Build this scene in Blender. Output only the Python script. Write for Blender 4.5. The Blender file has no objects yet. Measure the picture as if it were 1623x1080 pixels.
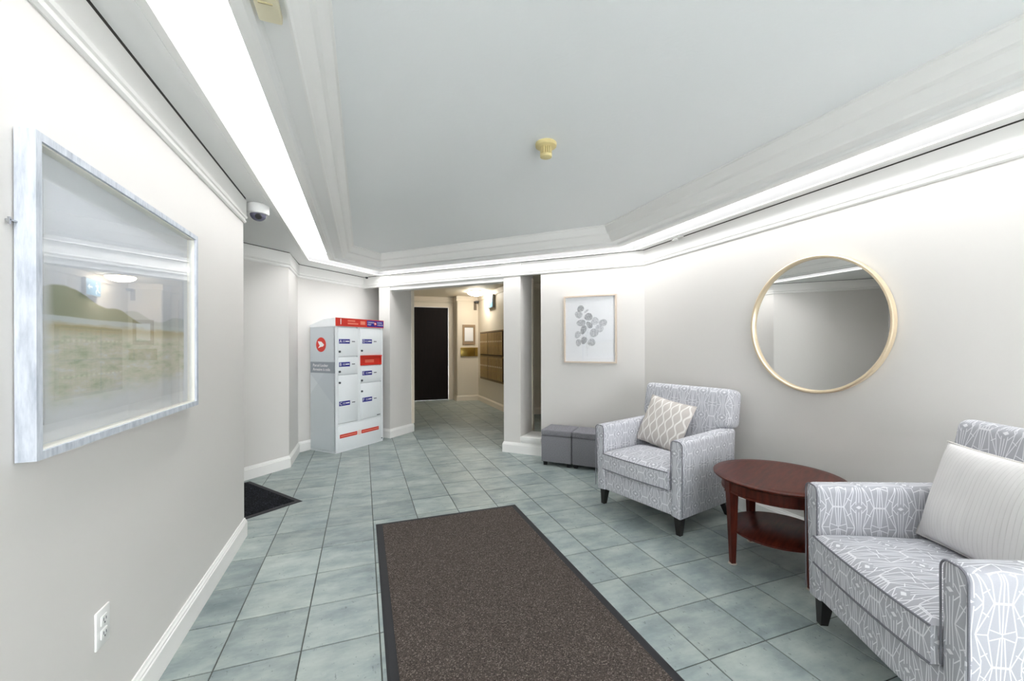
import bpy, bmesh, math, random
from mathutils import Matrix, Vector
random.seed(7)
C = bpy.context.scene.collection
SC = bpy.context.scene
R2 = math.sqrt(2)

def lin(r, g, b):
    f = lambda c: (c/255/12.92) if c/255 <= .04045 else ((c/255+.055)/1.055)**2.4
    return (f(r), f(g), f(b), 1.0)

# ------------------------------------------------------------------ camera, world, exposure
cam = bpy.data.cameras.new('camera'); camo = bpy.data.objects.new('camera', cam); C.objects.link(camo)
YAW, ROLL = .34852, .003113
cam.sensor_width = 36; cam.lens = 650.45/1623*36; cam.clip_start = .02
cam.shift_y = 8.9/1623
cy, sy = math.cos(YAW), math.sin(YAW)
rt = Vector((cy, -sy, -ROLL)).normalized(); fw = Vector((sy, cy, 0)); up = rt.cross(fw)
m = Matrix.Identity(4)
for i in range(3):
    m[i][0] = rt[i]; m[i][1] = up[i]; m[i][2] = -fw[i]
m[2][3] = 1.30
camo.matrix_world = m
SC.camera = camo

w = bpy.data.worlds.new('world'); SC.world = w; w.use_nodes = True
bg = w.node_tree.nodes['Background']; bg.inputs[0].default_value = (.94, .965, 1.0, 1); bg.inputs[1].default_value = 9.5
SC.view_settings.view_transform = 'Standard'; SC.view_settings.look = 'None'
SC.view_settings.gamma = 1; SC.view_settings.use_curve_mapping = False
SC.view_settings.exposure = 0.32
STRIP = 7.8          # radiance of the ceiling strip diffusers
DOME = 34.0           # radiance of the hall ceiling lamp

# ------------------------------------------------------------------ node helpers
class NT:
    def __init__(s, name):
        s.m = bpy.data.materials.new(name); s.m.use_nodes = True
        s.t = s.m.node_tree; s.n = s.t.nodes; s.p = s.n['Principled BSDF']; s.out = s.n['Material Output']
    def add(s, kind, **kw):
        x = s.n.new(kind)
        for k, v in kw.items(): setattr(x, k, v)
        return x
    def put(s, sock, v):
        if isinstance(v, bpy.types.NodeSocket): s.t.links.new(v, sock)
        else: sock.default_value = v
    def math(s, op, a, b=None, c=None, clamp=False):
        x = s.add('ShaderNodeMath', operation=op, use_clamp=clamp)
        s.put(x.inputs[0], a)
        if b is not None: s.put(x.inputs[1], b)
        if c is not None: s.put(x.inputs[2], c)
        return x.outputs[0]
    def vmath(s, op, a, b=None, out=0):
        x = s.add('ShaderNodeVectorMath', operation=op); s.put(x.inputs[0], a)
        if b is not None: s.put(x.inputs['Scale' if op == 'SCALE' else 1], b)
        return x.outputs[out]
    def sep(s, v):
        x = s.add('ShaderNodeSeparateXYZ'); s.put(x.inputs[0], v); return x.outputs
    def comb(s, x, y, z=0.0):
        c = s.add('ShaderNodeCombineXYZ'); s.put(c.inputs[0], x); s.put(c.inputs[1], y); s.put(c.inputs[2], z); return c.outputs[0]
    def coord(s, which='Object'): return s.add('ShaderNodeTexCoord').outputs[which]
    def noise(s, v, scale, detail=3, rough=.55, out=0):
        x = s.add('ShaderNodeTexNoise'); s.put(x.inputs['Vector'], v); x.inputs['Scale'].default_value = scale
        x.inputs['Detail'].default_value = detail; x.inputs['Roughness'].default_value = rough; return x.outputs[out]
    def step(s, v, lo, hi):
        x = s.add('ShaderNodeMapRange', interpolation_type='SMOOTHSTEP'); s.put(x.inputs[0], v)
        s.put(x.inputs[1], lo); s.put(x.inputs[2], hi); return x.outputs[0]
    def mix(s, f, a, b):
        x = s.add('ShaderNodeMix', data_type='RGBA'); s.put(x.inputs[0], f); s.put(x.inputs[6], a); s.put(x.inputs[7], b); return x.outputs[2]
    def ramp(s, v, stops):
        x = s.add('ShaderNodeValToRGB'); s.put(x.inputs[0], v); e = x.color_ramp.elements
        while len(e) < len(stops): e.new(.5)
        for el, (p, c) in zip(e, stops): el.position = p; el.color = c
        return x.outputs[0]
    def bump(s, h, strength=.2, dist=.002):
        x = s.add('ShaderNodeBump'); s.put(x.inputs['Height'], h); x.inputs['Strength'].default_value = strength
        x.inputs['Distance'].default_value = dist; s.t.links.new(x.outputs[0], s.p.inputs['Normal'])
    def base(s, c, rough=.5, metal=0.0, spec=.5):
        s.put(s.p.inputs['Base Color'], c); s.put(s.p.inputs['Roughness'], rough)
        s.p.inputs['Metallic'].default_value = metal; s.p.inputs['Specular IOR Level'].default_value = spec
        return s

def plain(name, rgb, rough=.5, metal=0.0, spec=.5, var=.03, scale=30, bump=0.0):
    """a flat colour with a little procedural unevenness"""
    n = NT(name); c = lin(*rgb); v = n.noise(n.coord(), scale, 3)
    a = tuple(x*(1-var) for x in c[:3])+(1,); b = tuple(min(1, x*(1+var)) for x in c[:3])+(1,)
    n.base(n.mix(v, a, b), rough, metal, spec)
    if bump: n.bump(v, bump, .001)
    return n.m

def paint(name, rgb, bump=.05, scale=220):
    n = NT(name); co = n.coord(); big = n.noise(co, 1.3, 2)
    c = lin(*rgb); a = tuple(x*.985 for x in c[:3])+(1,)
    n.base(n.mix(big, a, c), .55, 0, .3); n.bump(n.noise(co, scale, 2), bump, .0006); return n.m

def emit(name, rgb, strength):
    n = NT(name); n.base(lin(*rgb), .4); n.p.inputs['Emission Color'].default_value = lin(*rgb)
    n.p.inputs['Emission Strength'].default_value = strength; return n.m

def pane_glass(name, f0=.04, tint=(1, 1, 1, 1)):
    n = NT(name); n.n.remove(n.p)
    tr = n.add('ShaderNodeBsdfTransparent'); tr.inputs[0].default_value = tint
    gl = n.add('ShaderNodeBsdfGlossy'); gl.inputs['Roughness'].default_value = .01; gl.inputs[0].default_value = (1, 1, 1, 1)
    lw = n.add('ShaderNodeLayerWeight'); lw.inputs[0].default_value = .5
    k = n.math('ADD', f0, n.math('MULTIPLY', n.math('POWER', lw.outputs['Facing'], 5.0), 1-f0), clamp=True)
    mx = n.add('ShaderNodeMixShader'); n.put(mx.inputs[0], k)
    n.t.links.new(tr.outputs[0], mx.inputs[1]); n.t.links.new(gl.outputs[0], mx.inputs[2])
    n.t.links.new(mx.outputs[0], n.out.inputs[0]); return n.m

# ------------------------------------------------------------------ materials
WALL = paint('wall_paint', (222, 219, 215))
TRIM = paint('trim_paint', (242, 241, 238), .03)
HALL = paint('hall_paint', (228, 219, 202))
HALLTRIM = paint('hall_trim_paint', (240, 230, 214), .03)
SOFF = paint('soffit_paint', (238, 238, 236))
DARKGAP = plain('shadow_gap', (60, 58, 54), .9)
CREAM = plain('cream_plastic', (234, 226, 196), .45)
WHITEP = plain('white_plastic', (238, 238, 236), .35)
BLACKP = plain('black_plastic', (16, 16, 18), .35)
BLACKR = plain('black_rubber', (30, 31, 35), .7, bump=.2)
DARKWOODLEG = plain('black_stained_wood', (22, 18, 17), .35)
BRASS = plain('brass_metal', (196, 168, 92), .28, 1.0, var=.15, scale=9)
BRASSD = plain('aged_brass', (150, 128, 88), .42, .75, var=.12, scale=14)
CHROME = plain('steel', (190, 192, 196), .22, 1.0)
GOLD = plain('gold_frame', (232, 214, 184), .36, .5)
OAK = plain('pale_oak', (214, 198, 182), .5, var=.08, scale=60)
PAPER = plain('paper', (243, 244, 247), .7, var=.01)
MATB = plain('mat_board', (232, 236, 240), .75, var=.01)
OTTO = None
GLASS = pane_glass('picture_glass')
WGLASS = pane_glass('window_glass')
STRIPM = emit('strip_diffuser', (255, 255, 255), STRIP)
DOMEM = emit('dome_lamp_glass', (255, 247, 234), DOME)

def mk_ceiling():
    n = NT('textured_ceiling'); co = n.coord()
    wv = n.add('ShaderNodeTexWave', wave_type='RINGS'); wv.inputs['Scale'].default_value = 9; wv.inputs['Distortion'].default_value = 14
    wv.inputs['Detail'].default_value = 3; wv.inputs['Detail Scale'].default_value = 1.6; n.put(wv.inputs[0], co)
    h = n.math('ADD', wv.outputs[1], n.noise(co, 60, 4))
    n.base(lin(244, 246, 246), .8, 0, .1); n.bump(h, .10, .002); return n.m
CEIL = mk_ceiling()

def mk_tile():
    n = NT('slate_tile'); oi = n.add('ShaderNodeObjectInfo'); r = oi.outputs['Random']
    off = n.comb(n.math('MULTIPLY', r, 37.0), n.math('MULTIPLY', r, 91.0), n.math('MULTIPLY', r, 13.0))
    ge = n.add('ShaderNodeNewGeometry').outputs['Position']
    v = n.vmath('ADD', ge, off)
    st = n.vmath('MULTIPLY', v, (5.0, 11.0, 5.0))
    a = n.noise(st, 1.0, 5, .62); b = n.noise(v, 3.2, 4, .6); d = n.noise(v, 40, 4, .65)
    t = n.math('ADD', n.math('MULTIPLY', a, .5), n.math('MULTIPLY', b, .5))
    col = n.ramp(t, [(.28, lin(102, 114, 115)), (.43, lin(128, 139, 139)), (.54, lin(149, 158, 155)), (.71, lin(173, 180, 174))])
    tint = n.mix(n.noise(v, 1.9, 2), lin(154, 166, 176), lin(178, 176, 164))
    x = n.add('ShaderNodeMix', data_type='RGBA', blend_type='OVERLAY'); x.inputs[0].default_value = .35; n.put(x.inputs[6], col); n.put(x.inputs[7], tint)
    br = n.math('ADD', 1.08, n.math('MULTIPLY', r, .20))
    hs = n.add('ShaderNodeHueSaturation'); n.put(hs.inputs['Color'], x.outputs[2]); n.put(hs.inputs['Value'], br)
    pit = n.step(n.noise(n.vmath('MULTIPLY', v, (1, .55, 1)), 60, 3, .6), .645, .70); scr = n.step(d, .60, .75)
    c2 = n.mix(n.math('MULTIPLY', pit, .42), hs.outputs[0], lin(62, 72, 72))
    c2 = n.mix(n.math('MULTIPLY', scr, .22), c2, lin(190, 198, 194))
    n.base(c2, n.math('ADD', .30, n.math('MULTIPLY', b, .22)), 0, .45)
    n.bump(n.math('SUBTRACT', n.math('ADD', a, n.math('MULTIPLY', d, .35)), n.math('MULTIPLY', pit, .6)), .35, .003)
    return n.m
TILE = mk_tile()
GROUT = plain('grout', (84, 88, 84), .9, var=.2, scale=25)

def mk_pile(name, cols, scale, rough=.95):
    n = NT(name); co = n.coord(); v = n.add('ShaderNodeTexVoronoi'); v.inputs['Scale'].default_value = scale; n.put(v.inputs[0], co)
    r = n.sep(v.outputs['Color'])[0]
    n.base(n.ramp(r, [(i/(len(cols)-1), lin(*c)) for i, c in enumerate(cols)]), rough, 0, .1)
    n.bump(n.math('SUBTRACT', 1.0, v.outputs[0]), .8, .004); return n.m
PILE = mk_pile('brown_loop_pile', [(56, 50, 47), (80, 73, 69), (93, 84, 79), (69, 63, 59), (136, 126, 118)], 260)
PILEB = mk_pile('black_loop_pile', [(10, 11, 13), (20, 21, 24), (28, 30, 34), (14, 15, 17), (62, 66, 74)], 170)

def mk_wood():
    n = NT('cherry_wood'); co = n.coord(); v = n.vmath('MULTIPLY', co, (3, 22, 3))
    t = n.noise(v, 2.2, 5, .6)
    n.base(n.ramp(t, [(.25, lin(46, 16, 10)), (.5, lin(78, 30, 20)), (.75, lin(98, 42, 28))]), .34, 0, .28); return n.m
WOOD = mk_wood()

def mk_door():
    n = NT('dark_door'); co = n.coord(); v = n.vmath('MULTIPLY', co, (18, 18, 1.5))
    n.base(n.ramp(n.noise(v, 2, 4), [(.3, lin(12, 8, 8)), (.7, lin(24, 15, 15))]), .6, 0, .2); return n.m
DOORM = mk_door()
DOORB = plain('brown_door', (66, 54, 50), .45, var=.1)

def mk_ottoman():
    n = NT('grey_linen'); co = n.coord(); a = n.noise(n.vmath('MULTIPLY', co, (900, 900, 90)), 1, 2); b = n.noise(n.vmath('MULTIPLY', co, (90, 90, 900)), 1, 2)
    t = n.math('MULTIPLY', n.math('ADD', a, b), .5)
    n.base(n.ramp(t, [(.35, lin(108, 108, 114)), (.5, lin(132, 131, 137)), (.65, lin(156, 155, 160))]), .9, 0, .1); n.bump(t, .3, .001); return n.m
OTTO = mk_ottoman()

def mk_chair_fabric():
    n = NT('fan_line_fabric'); uv = n.sep(n.coord('UV'))
    HU, HV = .085, .094
    U = n.math('MULTIPLY', n.math('PINGPONG', n.math('DIVIDE', uv[0], HU), 1.0), HU)
    V = n.math('MULTIPLY', n.math('PINGPONG', n.math('DIVIDE', uv[1], HV), 1.0), HV)
    p = n.comb(U, V, 0.0)
    segs = [((0, .24), (0, 1)), ((.14, .14), (.09, 1)), ((.39, .2), (.2, 1)), ((.72, 0), (.2, 1)), ((.2, 1), (.57, 1)),
            ((.75, 0), (.6, .82)), ((.6, .82), (.57, 1)), ((1, 0), (1, 1)), ((1, .95), (.6, .82)), ((.40, .0), (.17, .26)),
            ((.57, .42), (.39, .30)), ((.75, .02), (1, .02)), ((.40, .0), (.40, .2)), ((.86, .05), (.93, .9))]
    dmin = None
    for a, b in segs:
        A = Vector((a[0]*HU, a[1]*HV, 0)); B = Vector((b[0]*HU, b[1]*HV, 0)); D = B-A
        pa = n.vmath('SUBTRACT', p, tuple(A))
        t = n.math('MULTIPLY', n.vmath('DOT_PRODUCT', pa, tuple(D), out=1), 1/D.length_squared, clamp=True)
        q = n.vmath('SUBTRACT', pa, n.vmath('SCALE', tuple(D), t))
        d = n.vmath('LENGTH', q, out=1)
        dmin = d if dmin is None else n.math('MINIMUM', dmin, d)
    line = n.math('SUBTRACT', 1.0, n.step(dmin, .0009, .0021))
    dia = n.math('ADD', n.math('DIVIDE', U, .014), n.math('DIVIDE', V, .009))
    line = n.math('MAXIMUM', line, n.math('SUBTRACT', 1.0, n.step(dia, .8, 1.0)))
    wv = n.noise(n.coord('Object'), 700, 2)
    g = n.mix(wv, lin(170, 171, 179), lin(192, 193, 199))
    n.base(n.mix(line, g, lin(236, 236, 240)), .9, 0, .1); n.bump(wv, .25, .0008); return n.m
FAB = mk_chair_fabric()
PIPE = plain('grey_piping', (122, 122, 130), .9, var=.2, scale=300)

def mk_wavy():
    n = NT('ogee_cushion_fabric'); uv = n.sep(n.coord('UV'))
    t = n.math('PINGPONG', n.math('MULTIPLY', uv[0], 1/.043), 1.0)
    c = n.math('MULTIPLY', n.math('COSINE', n.math('MULTIPLY', uv[1], 2*math.pi/.125)), .30)
    d = n.math('ABSOLUTE', n.math('SUBTRACT', t, n.math('ADD', .5, c)))
    line = n.math('SUBTRACT', 1.0, n.step(d, .10, .19)); wv = n.noise(n.coord(), 500, 2)
    n.base(n.mix(line, n.mix(wv, lin(196, 189, 184), lin(210, 204, 199)), lin(238, 235, 231)), .9, 0, .1); n.bump(line, .35, .002); return n.m
WAVY = mk_wavy()
def mk_stripe():
    n = NT('ivory_stripe_fabric'); uv = n.sep(n.coord('UV'))
    d = n.math('ABSOLUTE', n.math('SUBTRACT', n.math('PINGPONG', n.math('MULTIPLY', uv[0], 1/.0165), 1.0), .5))
    wob = n.noise(n.vmath('MULTIPLY', n.coord(), (30, 30, 6)), 1, 3)
    l = n.math('SUBTRACT', 1.0, n.step(n.math('ADD', d, n.math('MULTIPLY', wob, .06)), .03, .12))
    n.base(n.mix(n.math('MULTIPLY', l, .45), n.mix(wob, lin(222, 220, 220), lin(238, 236, 235)), lin(190, 187, 184)), .9, 0, .1); n.bump(l, .2, .001); return n.m
STRIPE = mk_stripe()

def mk_weathered():
    n = NT('whitewashed_wood'); co = n.coord(); v = n.vmath('MULTIPLY', co, (60, 60, 9))
    t = n.noise(v, 1, 5, .65); u = n.noise(n.vmath('MULTIPLY', co, (14, 14, 30)), 1, 3)
    c = n.ramp(t, [(.3, lin(150, 159, 172)), (.5, lin(188, 194, 204)), (.7, lin(214, 219, 226))])
    n.base(n.mix(n.math('MULTIPLY', u, .5), c, lin(216, 220, 226)), .6); n.bump(t, .3, .001); return n.m
WEATH = mk_weathered()

def mk_landscape():
    n = NT('landscape_watercolour'); uv = n.sep(n.coord('UV')); u, v = uv[0], uv[1]
    co = n.comb(u, v); ns = n.noise(co, 5, 5, .6); nf = n.noise(n.vmath('MULTIPLY', co, (9, 26, 1)), 1, 4, .6)
    def curve(pts):
        x = n.add('ShaderNodeFloatCurve'); n.put(x.inputs['Value'], u); cv = x.mapping.curves[0]
        while len(cv.points) < len(pts): cv.points.new(.5, .5)
        for p_, q in zip(cv.points, pts): p_.location = q
        x.mapping.update(); return x.outputs[0]
    rid = curve([(0, .565), (.06, .585), (.14, .575), (.30, .515), (.40, .515), (.47, .485), (.58, .45), (1, .43)])
    far = curve([(0, .45), (.4, .50), (.52, .52), (.64, .485), (.75, .475), (.88, .515), (1, .52)])
    wob = n.math('MULTIPLY', n.math('SUBTRACT', ns, .5), .02)
    vv = n.math('ADD', v, wob)
    sky = n.mix(n.step(v, .5, .95), lin(206, 211, 220), lin(226, 230, 236))
    fm = n.math('SUBTRACT', 1.0, n.step(n.math('SUBTRACT', vv, far), -.006, .006))
    c = n.mix(n.math('MULTIPLY', fm, .8), sky, lin(172, 184, 188))
    rm = n.math('SUBTRACT', 1.0, n.step(n.math('SUBTRACT', vv, rid), -.004, .006))
    c = n.mix(n.math('MULTIPLY', rm, .95), c, n.mix(ns, lin(116, 126, 102), lin(158, 166, 144)))
    lake = n.math('SUBTRACT', 1.0, n.step(n.math('ADD', vv, n.math('MULTIPLY', u, .0)), .448, .456))
    c = n.mix(lake, c, n.mix(nf, lin(176, 190, 196), lin(200, 208, 208)))
    och = n.math('SUBTRACT', 1.0, n.step(n.math('ADD', vv, n.math('MULTIPLY', nf, .04)), .43, .455))
    c = n.mix(och, c, n.mix(nf, lin(160, 150, 110), lin(204, 198, 170)))
    fld = n.math('SUBTRACT', 1.0, n.step(n.math('ADD', vv, n.math('MULTIPLY', nf, .08)), .40, .45))
    c = n.mix(fld, c, n.ramp(nf, [(.3, lin(176, 188, 162)), (.45, lin(204, 208, 190)), (.55, lin(216, 214, 200)), (.7, lin(222, 226, 227))]))
    edge = n.math('SUBTRACT', 1.0, n.step(n.math('ADD', n.math('SUBTRACT', v, n.math('MULTIPLY', u, .06)), n.math('MULTIPLY', ns, .16)), .08, .22))
    c = n.mix(edge, c, lin(222, 226, 230))
    sidef = n.math('SUBTRACT', 1.0, n.step(n.math('ADD', u, n.math('MULTIPLY', n.math('SUBTRACT', ns, .5), .05)), .0, .05))
    c = n.mix(n.math('MULTIPLY', sidef, .7), c, lin(222, 226, 230))
    n.base(c, .7, 0, .2); return n.m
LAND = mk_landscape()

LOCK = plain('locker_grey', (236, 240, 242), .42, var=.015)
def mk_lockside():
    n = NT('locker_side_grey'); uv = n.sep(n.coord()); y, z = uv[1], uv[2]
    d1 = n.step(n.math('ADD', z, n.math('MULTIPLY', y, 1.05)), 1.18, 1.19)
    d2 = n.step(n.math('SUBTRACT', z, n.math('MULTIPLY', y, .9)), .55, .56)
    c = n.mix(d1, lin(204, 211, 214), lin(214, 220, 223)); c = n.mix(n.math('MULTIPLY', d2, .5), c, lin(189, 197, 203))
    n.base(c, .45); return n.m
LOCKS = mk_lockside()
RED = plain('post_red', (214, 60, 48), .4, var=.01); REDL = plain('pale_red', (240, 140, 118), .4, var=.01)
NAVY = plain('post_blue', (44, 46, 140), .4, var=.01); WHITE = plain('print_white', (248, 246, 246), .5, var=.01)
BANDG = plain('band_grey', (148, 155, 163), .45, var=.01); INK = plain('ink_grey', (70, 74, 80), .5)
LEAFM = []
def mk_leaf(i, a, b):
    n = NT('leaf_wash'); g = n.noise(n.coord(), 60, 3); n.base(n.mix(n.step(g, .35, .65), lin(*a), lin(*b)), .7, 0, .1); return n.m
for i, (a, b) in enumerate([((178, 180, 184), (214, 215, 218)), ((150, 151, 156), (196, 197, 200)), ((192, 194, 198), (222, 223, 226))]): LEAFM.append(mk_leaf(i, a, b))

# ------------------------------------------------------------------ mesh helpers
class MB:
    def __init__(s): s.v = []; s.f = []
    def add(s, vs, fs, M=None):
        o = len(s.v); s.v += [tuple(M @ Vector(p)) if M else tuple(p) for p in vs]; s.f += [tuple(i+o for i in f) for f in fs]; return s
    def box(s, x0, x1, y0, y1, z0, z1, M=None):
        return s.add([(x0, y0, z0), (x1, y0, z0), (x1, y1, z0), (x0, y1, z0), (x0, y0, z1), (x1, y0, z1), (x1, y1, z1), (x0, y1, z1)],
                     [(0, 3, 2, 1), (4, 5, 6, 7), (0, 1, 5, 4), (1, 2, 6, 5), (2, 3, 7, 6), (3, 0, 4, 7)], M)
    def prism(s, poly, z0, z1, M=None):
        n = len(poly)
        return s.add([(x, y, z0) for x, y in poly]+[(x, y, z1) for x, y in poly],
                     [tuple(range(n))[::-1], tuple(range(n, 2*n))]+[(i, (i+1) % n, n+(i+1) % n, n+i) for i in range(n)], M)
    def lathe(s, prof, n=32, M=None, caps=True):
        vs = [(r*math.cos(2*math.pi*k/n), r*math.sin(2*math.pi*k/n), z) for r, z in prof for k in range(n)]
        fs = [(i*n+k, i*n+(k+1) % n, (i+1)*n+(k+1) % n, (i+1)*n+k) for i in range(len(prof)-1) for k in range(n)]
        if caps: fs += [tuple(range(n))[::-1], tuple(range((len(prof)-1)*n, len(prof)*n))]
        return s.add(vs, fs, M)
    def frustum(s, c0, h0, c1, h1):
        """square tapered bar from centre c0 (half size h0) to c1"""
        vs = []
        for (x, y, z), h in ((c0, h0), (c1, h1)): vs += [(x-h, y-h, z), (x+h, y-h, z), (x+h, y+h, z), (x-h, y+h, z)]
        return s.add(vs, [(0, 3, 2, 1), (4, 5, 6, 7), (0, 1, 5, 4), (1, 2, 6, 5), (2, 3, 7, 6), (3, 0, 4, 7)])
    def rbox(s, x0, x1, y0, y1, z0, z1, r=.01, seg=3, M=None):
        b = bmesh.new(); bmesh.ops.create_cube(b, size=1)
        for v in b.verts: v.co = Vector(((x0+x1)/2+v.co.x*(x1-x0), (y0+y1)/2+v.co.y*(y1-y0), (z0+z1)/2+v.co.z*(z1-z0)))
        bmesh.ops.bevel(b, geom=b.edges[:], offset=r, segments=seg, affect='EDGES', profile=.5)
        b.verts.index_update(); s.add([v.co.copy() for v in b.verts], [tuple(v.index for v in f.verts) for f in b.faces], M); b.free(); return s
    def tube(s, pts, r, n=8, closed=False):
        pts = [Vector(p) for p in pts]; N = len(pts); vs = []; nor = None
        for i, p in enumerate(pts):
            a = pts[(i-1) % N] if (closed or i) else p; b = pts[(i+1) % N] if (closed or i < N-1) else p
            t = (b-a).normalized()
            if nor is None: nor = t.orthogonal().normalized()
            nor = (nor-t*nor.dot(t)).normalized(); bi = t.cross(nor)
            vs += [p+(nor*math.cos(2*math.pi*k/n)+bi*math.sin(2*math.pi*k/n))*r for k in range(n)]
        fs = [(i*n+k, i*n+(k+1) % n, ((i+1) % N)*n+(k+1) % n, ((i+1) % N)*n+k) for i in range(N if closed else N-1) for k in range(n)]
        if not closed: fs += [tuple(range(n))[::-1], tuple(range((N-1)*n, N*n))]
        return s.add(vs, fs)
    def sweep(s, pts, prof, closed=False):
        """mouldings: pts is a plan polyline walked with the room on its right; prof is (out from the wall, z)"""
        pts = [Vector((p[0], p[1])) for p in pts]; N = len(pts); k = len(prof); rows = []
        for i, p in enumerate(pts):
            ds = []
            if i > 0: ds.append((p-pts[i-1]).normalized())
            if i < N-1: ds.append((pts[i+1]-p).normalized())
            ns = [Vector((d.y, -d.x)) for d in ds]
            nn = ns[0] if len(ns) == 1 else (ns[0]+ns[1]).normalized()
            sc = 1/max(.3, nn.dot(ns[0]))
            rows.append([(p.x+nn.x*o*sc, p.y+nn.y*o*sc, z) for o, z in prof])
        vs = [v for r in rows for v in r]
        fs = [(i*k+j, i*k+(j+1) % k, (i+1)*k+(j+1) % k, (i+1)*k+j) for i in range(N-1) for j in range(k)]
        fs += [tuple(range(k))[::-1], tuple(range((N-1)*k, N*k))]
        return s.add(vs, fs)
    def mesh(s, name, mat, smooth=None, uv=False, recalc=True):
        me = bpy.data.meshes.new(name); me.from_pydata(s.v, [], s.f)
        if recalc:
            b = bmesh.new(); b.from_mesh(me); bmesh.ops.recalc_face_normals(b, faces=b.faces[:]); b.to_mesh(me); b.free()
        if smooth is not None:
            for p in me.polygons: p.use_smooth = True
            me.set_sharp_from_angle(angle=math.radians(smooth))
        if uv:
            ul = me.uv_layers.new(name='UVMap')
            for p in me.polygons:
                a = [abs(c) for c in p.normal]
                for li in p.loop_indices:
                    c = me.vertices[me.loops[li].vertex_index].co
                    if uv == 'xz': ul.data[li].uv = (c.x, c.z)
                    elif a[2] >= max(a[0], a[1]): ul.data[li].uv = (c.x, c.y)
                    elif a[0] >= a[1]: ul.data[li].uv = (c.y, c.z)
                    else: ul.data[li].uv = (c.x, c.z)
        if mat: me.materials.append(mat)
        return me
    def build(s, name, mat, parent=None, **k):
        o = bpy.data.objects.new(name, s.mesh(name, mat, **k)); C.objects.link(o)
        if parent: o.parent = parent
        return o

def tag(o, label=None, cat=None, group=None, kind=None):
    if label: o['label'] = label
    if cat: o['category'] = cat
    if group: o['group'] = group
    if kind: o['kind'] = kind
    return o
def thing(name, label, cat, loc=(0, 0, 0), rz=0, group=None, M=None):
    o = bpy.data.objects.new(name, None); C.objects.link(o); o.empty_display_size = .1
    if M is not None: o.matrix_world = M
    else: o.location = loc; o.rotation_euler = (0, 0, rz)
    return tag(o, label, cat, group)
def struct(o): o['kind'] = 'structure'; return o
def text_mb(txt, size, M, depth=.0006, align='LEFT', mbo=None):
    cu = bpy.data.curves.new('t', 'FONT'); cu.body = txt; cu.size = size; cu.extrude = depth; cu.align_x = align; cu.align_y = 'CENTER'; cu.resolution_u = 3
    o = bpy.data.objects.new('t', cu); C.objects.link(o); dg = bpy.context.evaluated_depsgraph_get()
    me = bpy.data.meshes.new_from_object(o.evaluated_get(dg)); mbo = mbo or MB()
    mbo.add([v.co.copy() for v in me.vertices], [tuple(p.vertices) for p in me.polygons], M)
    bpy.data.objects.remove(o); bpy.data.curves.remove(cu); bpy.data.meshes.remove(me); return mbo
def AB(a, b): return ((a+b)/R2, (b-a)/R2)      # plan coordinates along / into the 45 degree back wall
def ab_prism(mb, a0, a1, b0, b1, z0, z1): return mb.prism([AB(a0, b0), AB(a1, b0), AB(a1, b1), AB(a0, b1)], z0, z1)

# ------------------------------------------------------------------ the room
XL, XR, YB, Z0 = -.768, 2.81, -3.2, 2.314
BW = 6.42/R2                         # back wall plane, x+y = 6.42
A_CORNER = (XR-(6.42-XR))/R2
TOP = 2.70
# floor slab and tiles
flo = struct(MB().box(-3.0, 5.0, YB-.3, 10.4, -.06, -.0035).build('floor', GROUT))
P_, OX, OY = .3191, .38664, .68073
def tile_mb():
    h = P_/2-.0028; g = .0016
    vs = [(-h, -h, -.0045), (h, -h, -.0045), (h, h, -.0045), (-h, h, -.0045), (-h, -h, -.0012), (h, -h, -.0012), (h, h, -.0012), (-h, h, -.0012),
          (-h+g, -h+g, 0), (h-g, -h+g, 0), (h-g, h-g, 0), (-h+g, h-g, 0)]
    fs = [(8, 9, 10, 11)]+[(i, (i+1) % 4, 4+(i+1) % 4, 4+i) for i in range(4)]+[(4+i, 4+(i+1) % 4, 8+(i+1) % 4, 8+i) for i in range(4)]
    return vs, fs
tv, tf = tile_mb()
tile_me = MB().add(tv, tf).mesh('tile', TILE)
cells = []
for i in range(-12, 16):
    for j in range(-13, 31):
        x = OX+(i+.5)*P_; y = OY+(j+.5)*P_
        if y < YB-.1: continue
        inside = (x > XL-.1 and x < XR+.1 and y < 6.5 and x+y < 6.75 and y-x < 6.6) or (x < XL+.1 and y-x < 5.9 and y > 3.2) or \
                 (x+y > 6.3 and (x > .7 or (x > .2 and y-x < 6.6)) and y < 10.0 and (x < 2.7 or (y < 7.3 and x < 3.6)))
        if not inside: continue
        d = x*sy+y*cy; px = (x*cy-y*sy)/max(d, .01)
        vis = d > .9 and abs(px) < 1.30+.25/max(d, .1) and 1.3/d < .92+.3/max(d, .1)
        if x < XL-.1 and y > 4.2 and x < -1.2: vis = False
        cells.append((0 if vis else 1, d, x, y))
cells.sort()
for n_, (hid, d, x, y) in enumerate(cells[:300]):
    o = bpy.data.objects.new('tile', tile_me); C.objects.link(o); o.parent = flo; o.location = (x, y, 0); o.rotation_euler = (0, 0, random.choice((0, 1, 2, 3))*math.pi/2)
mb = MB()
for hid, d, x, y in cells[300:]: mb.add([(a+x, b+y, c) for a, b, c in tv], tf)
if mb.v: tag(mb.build('tile', TILE, flo), kind='stuff')

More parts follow.
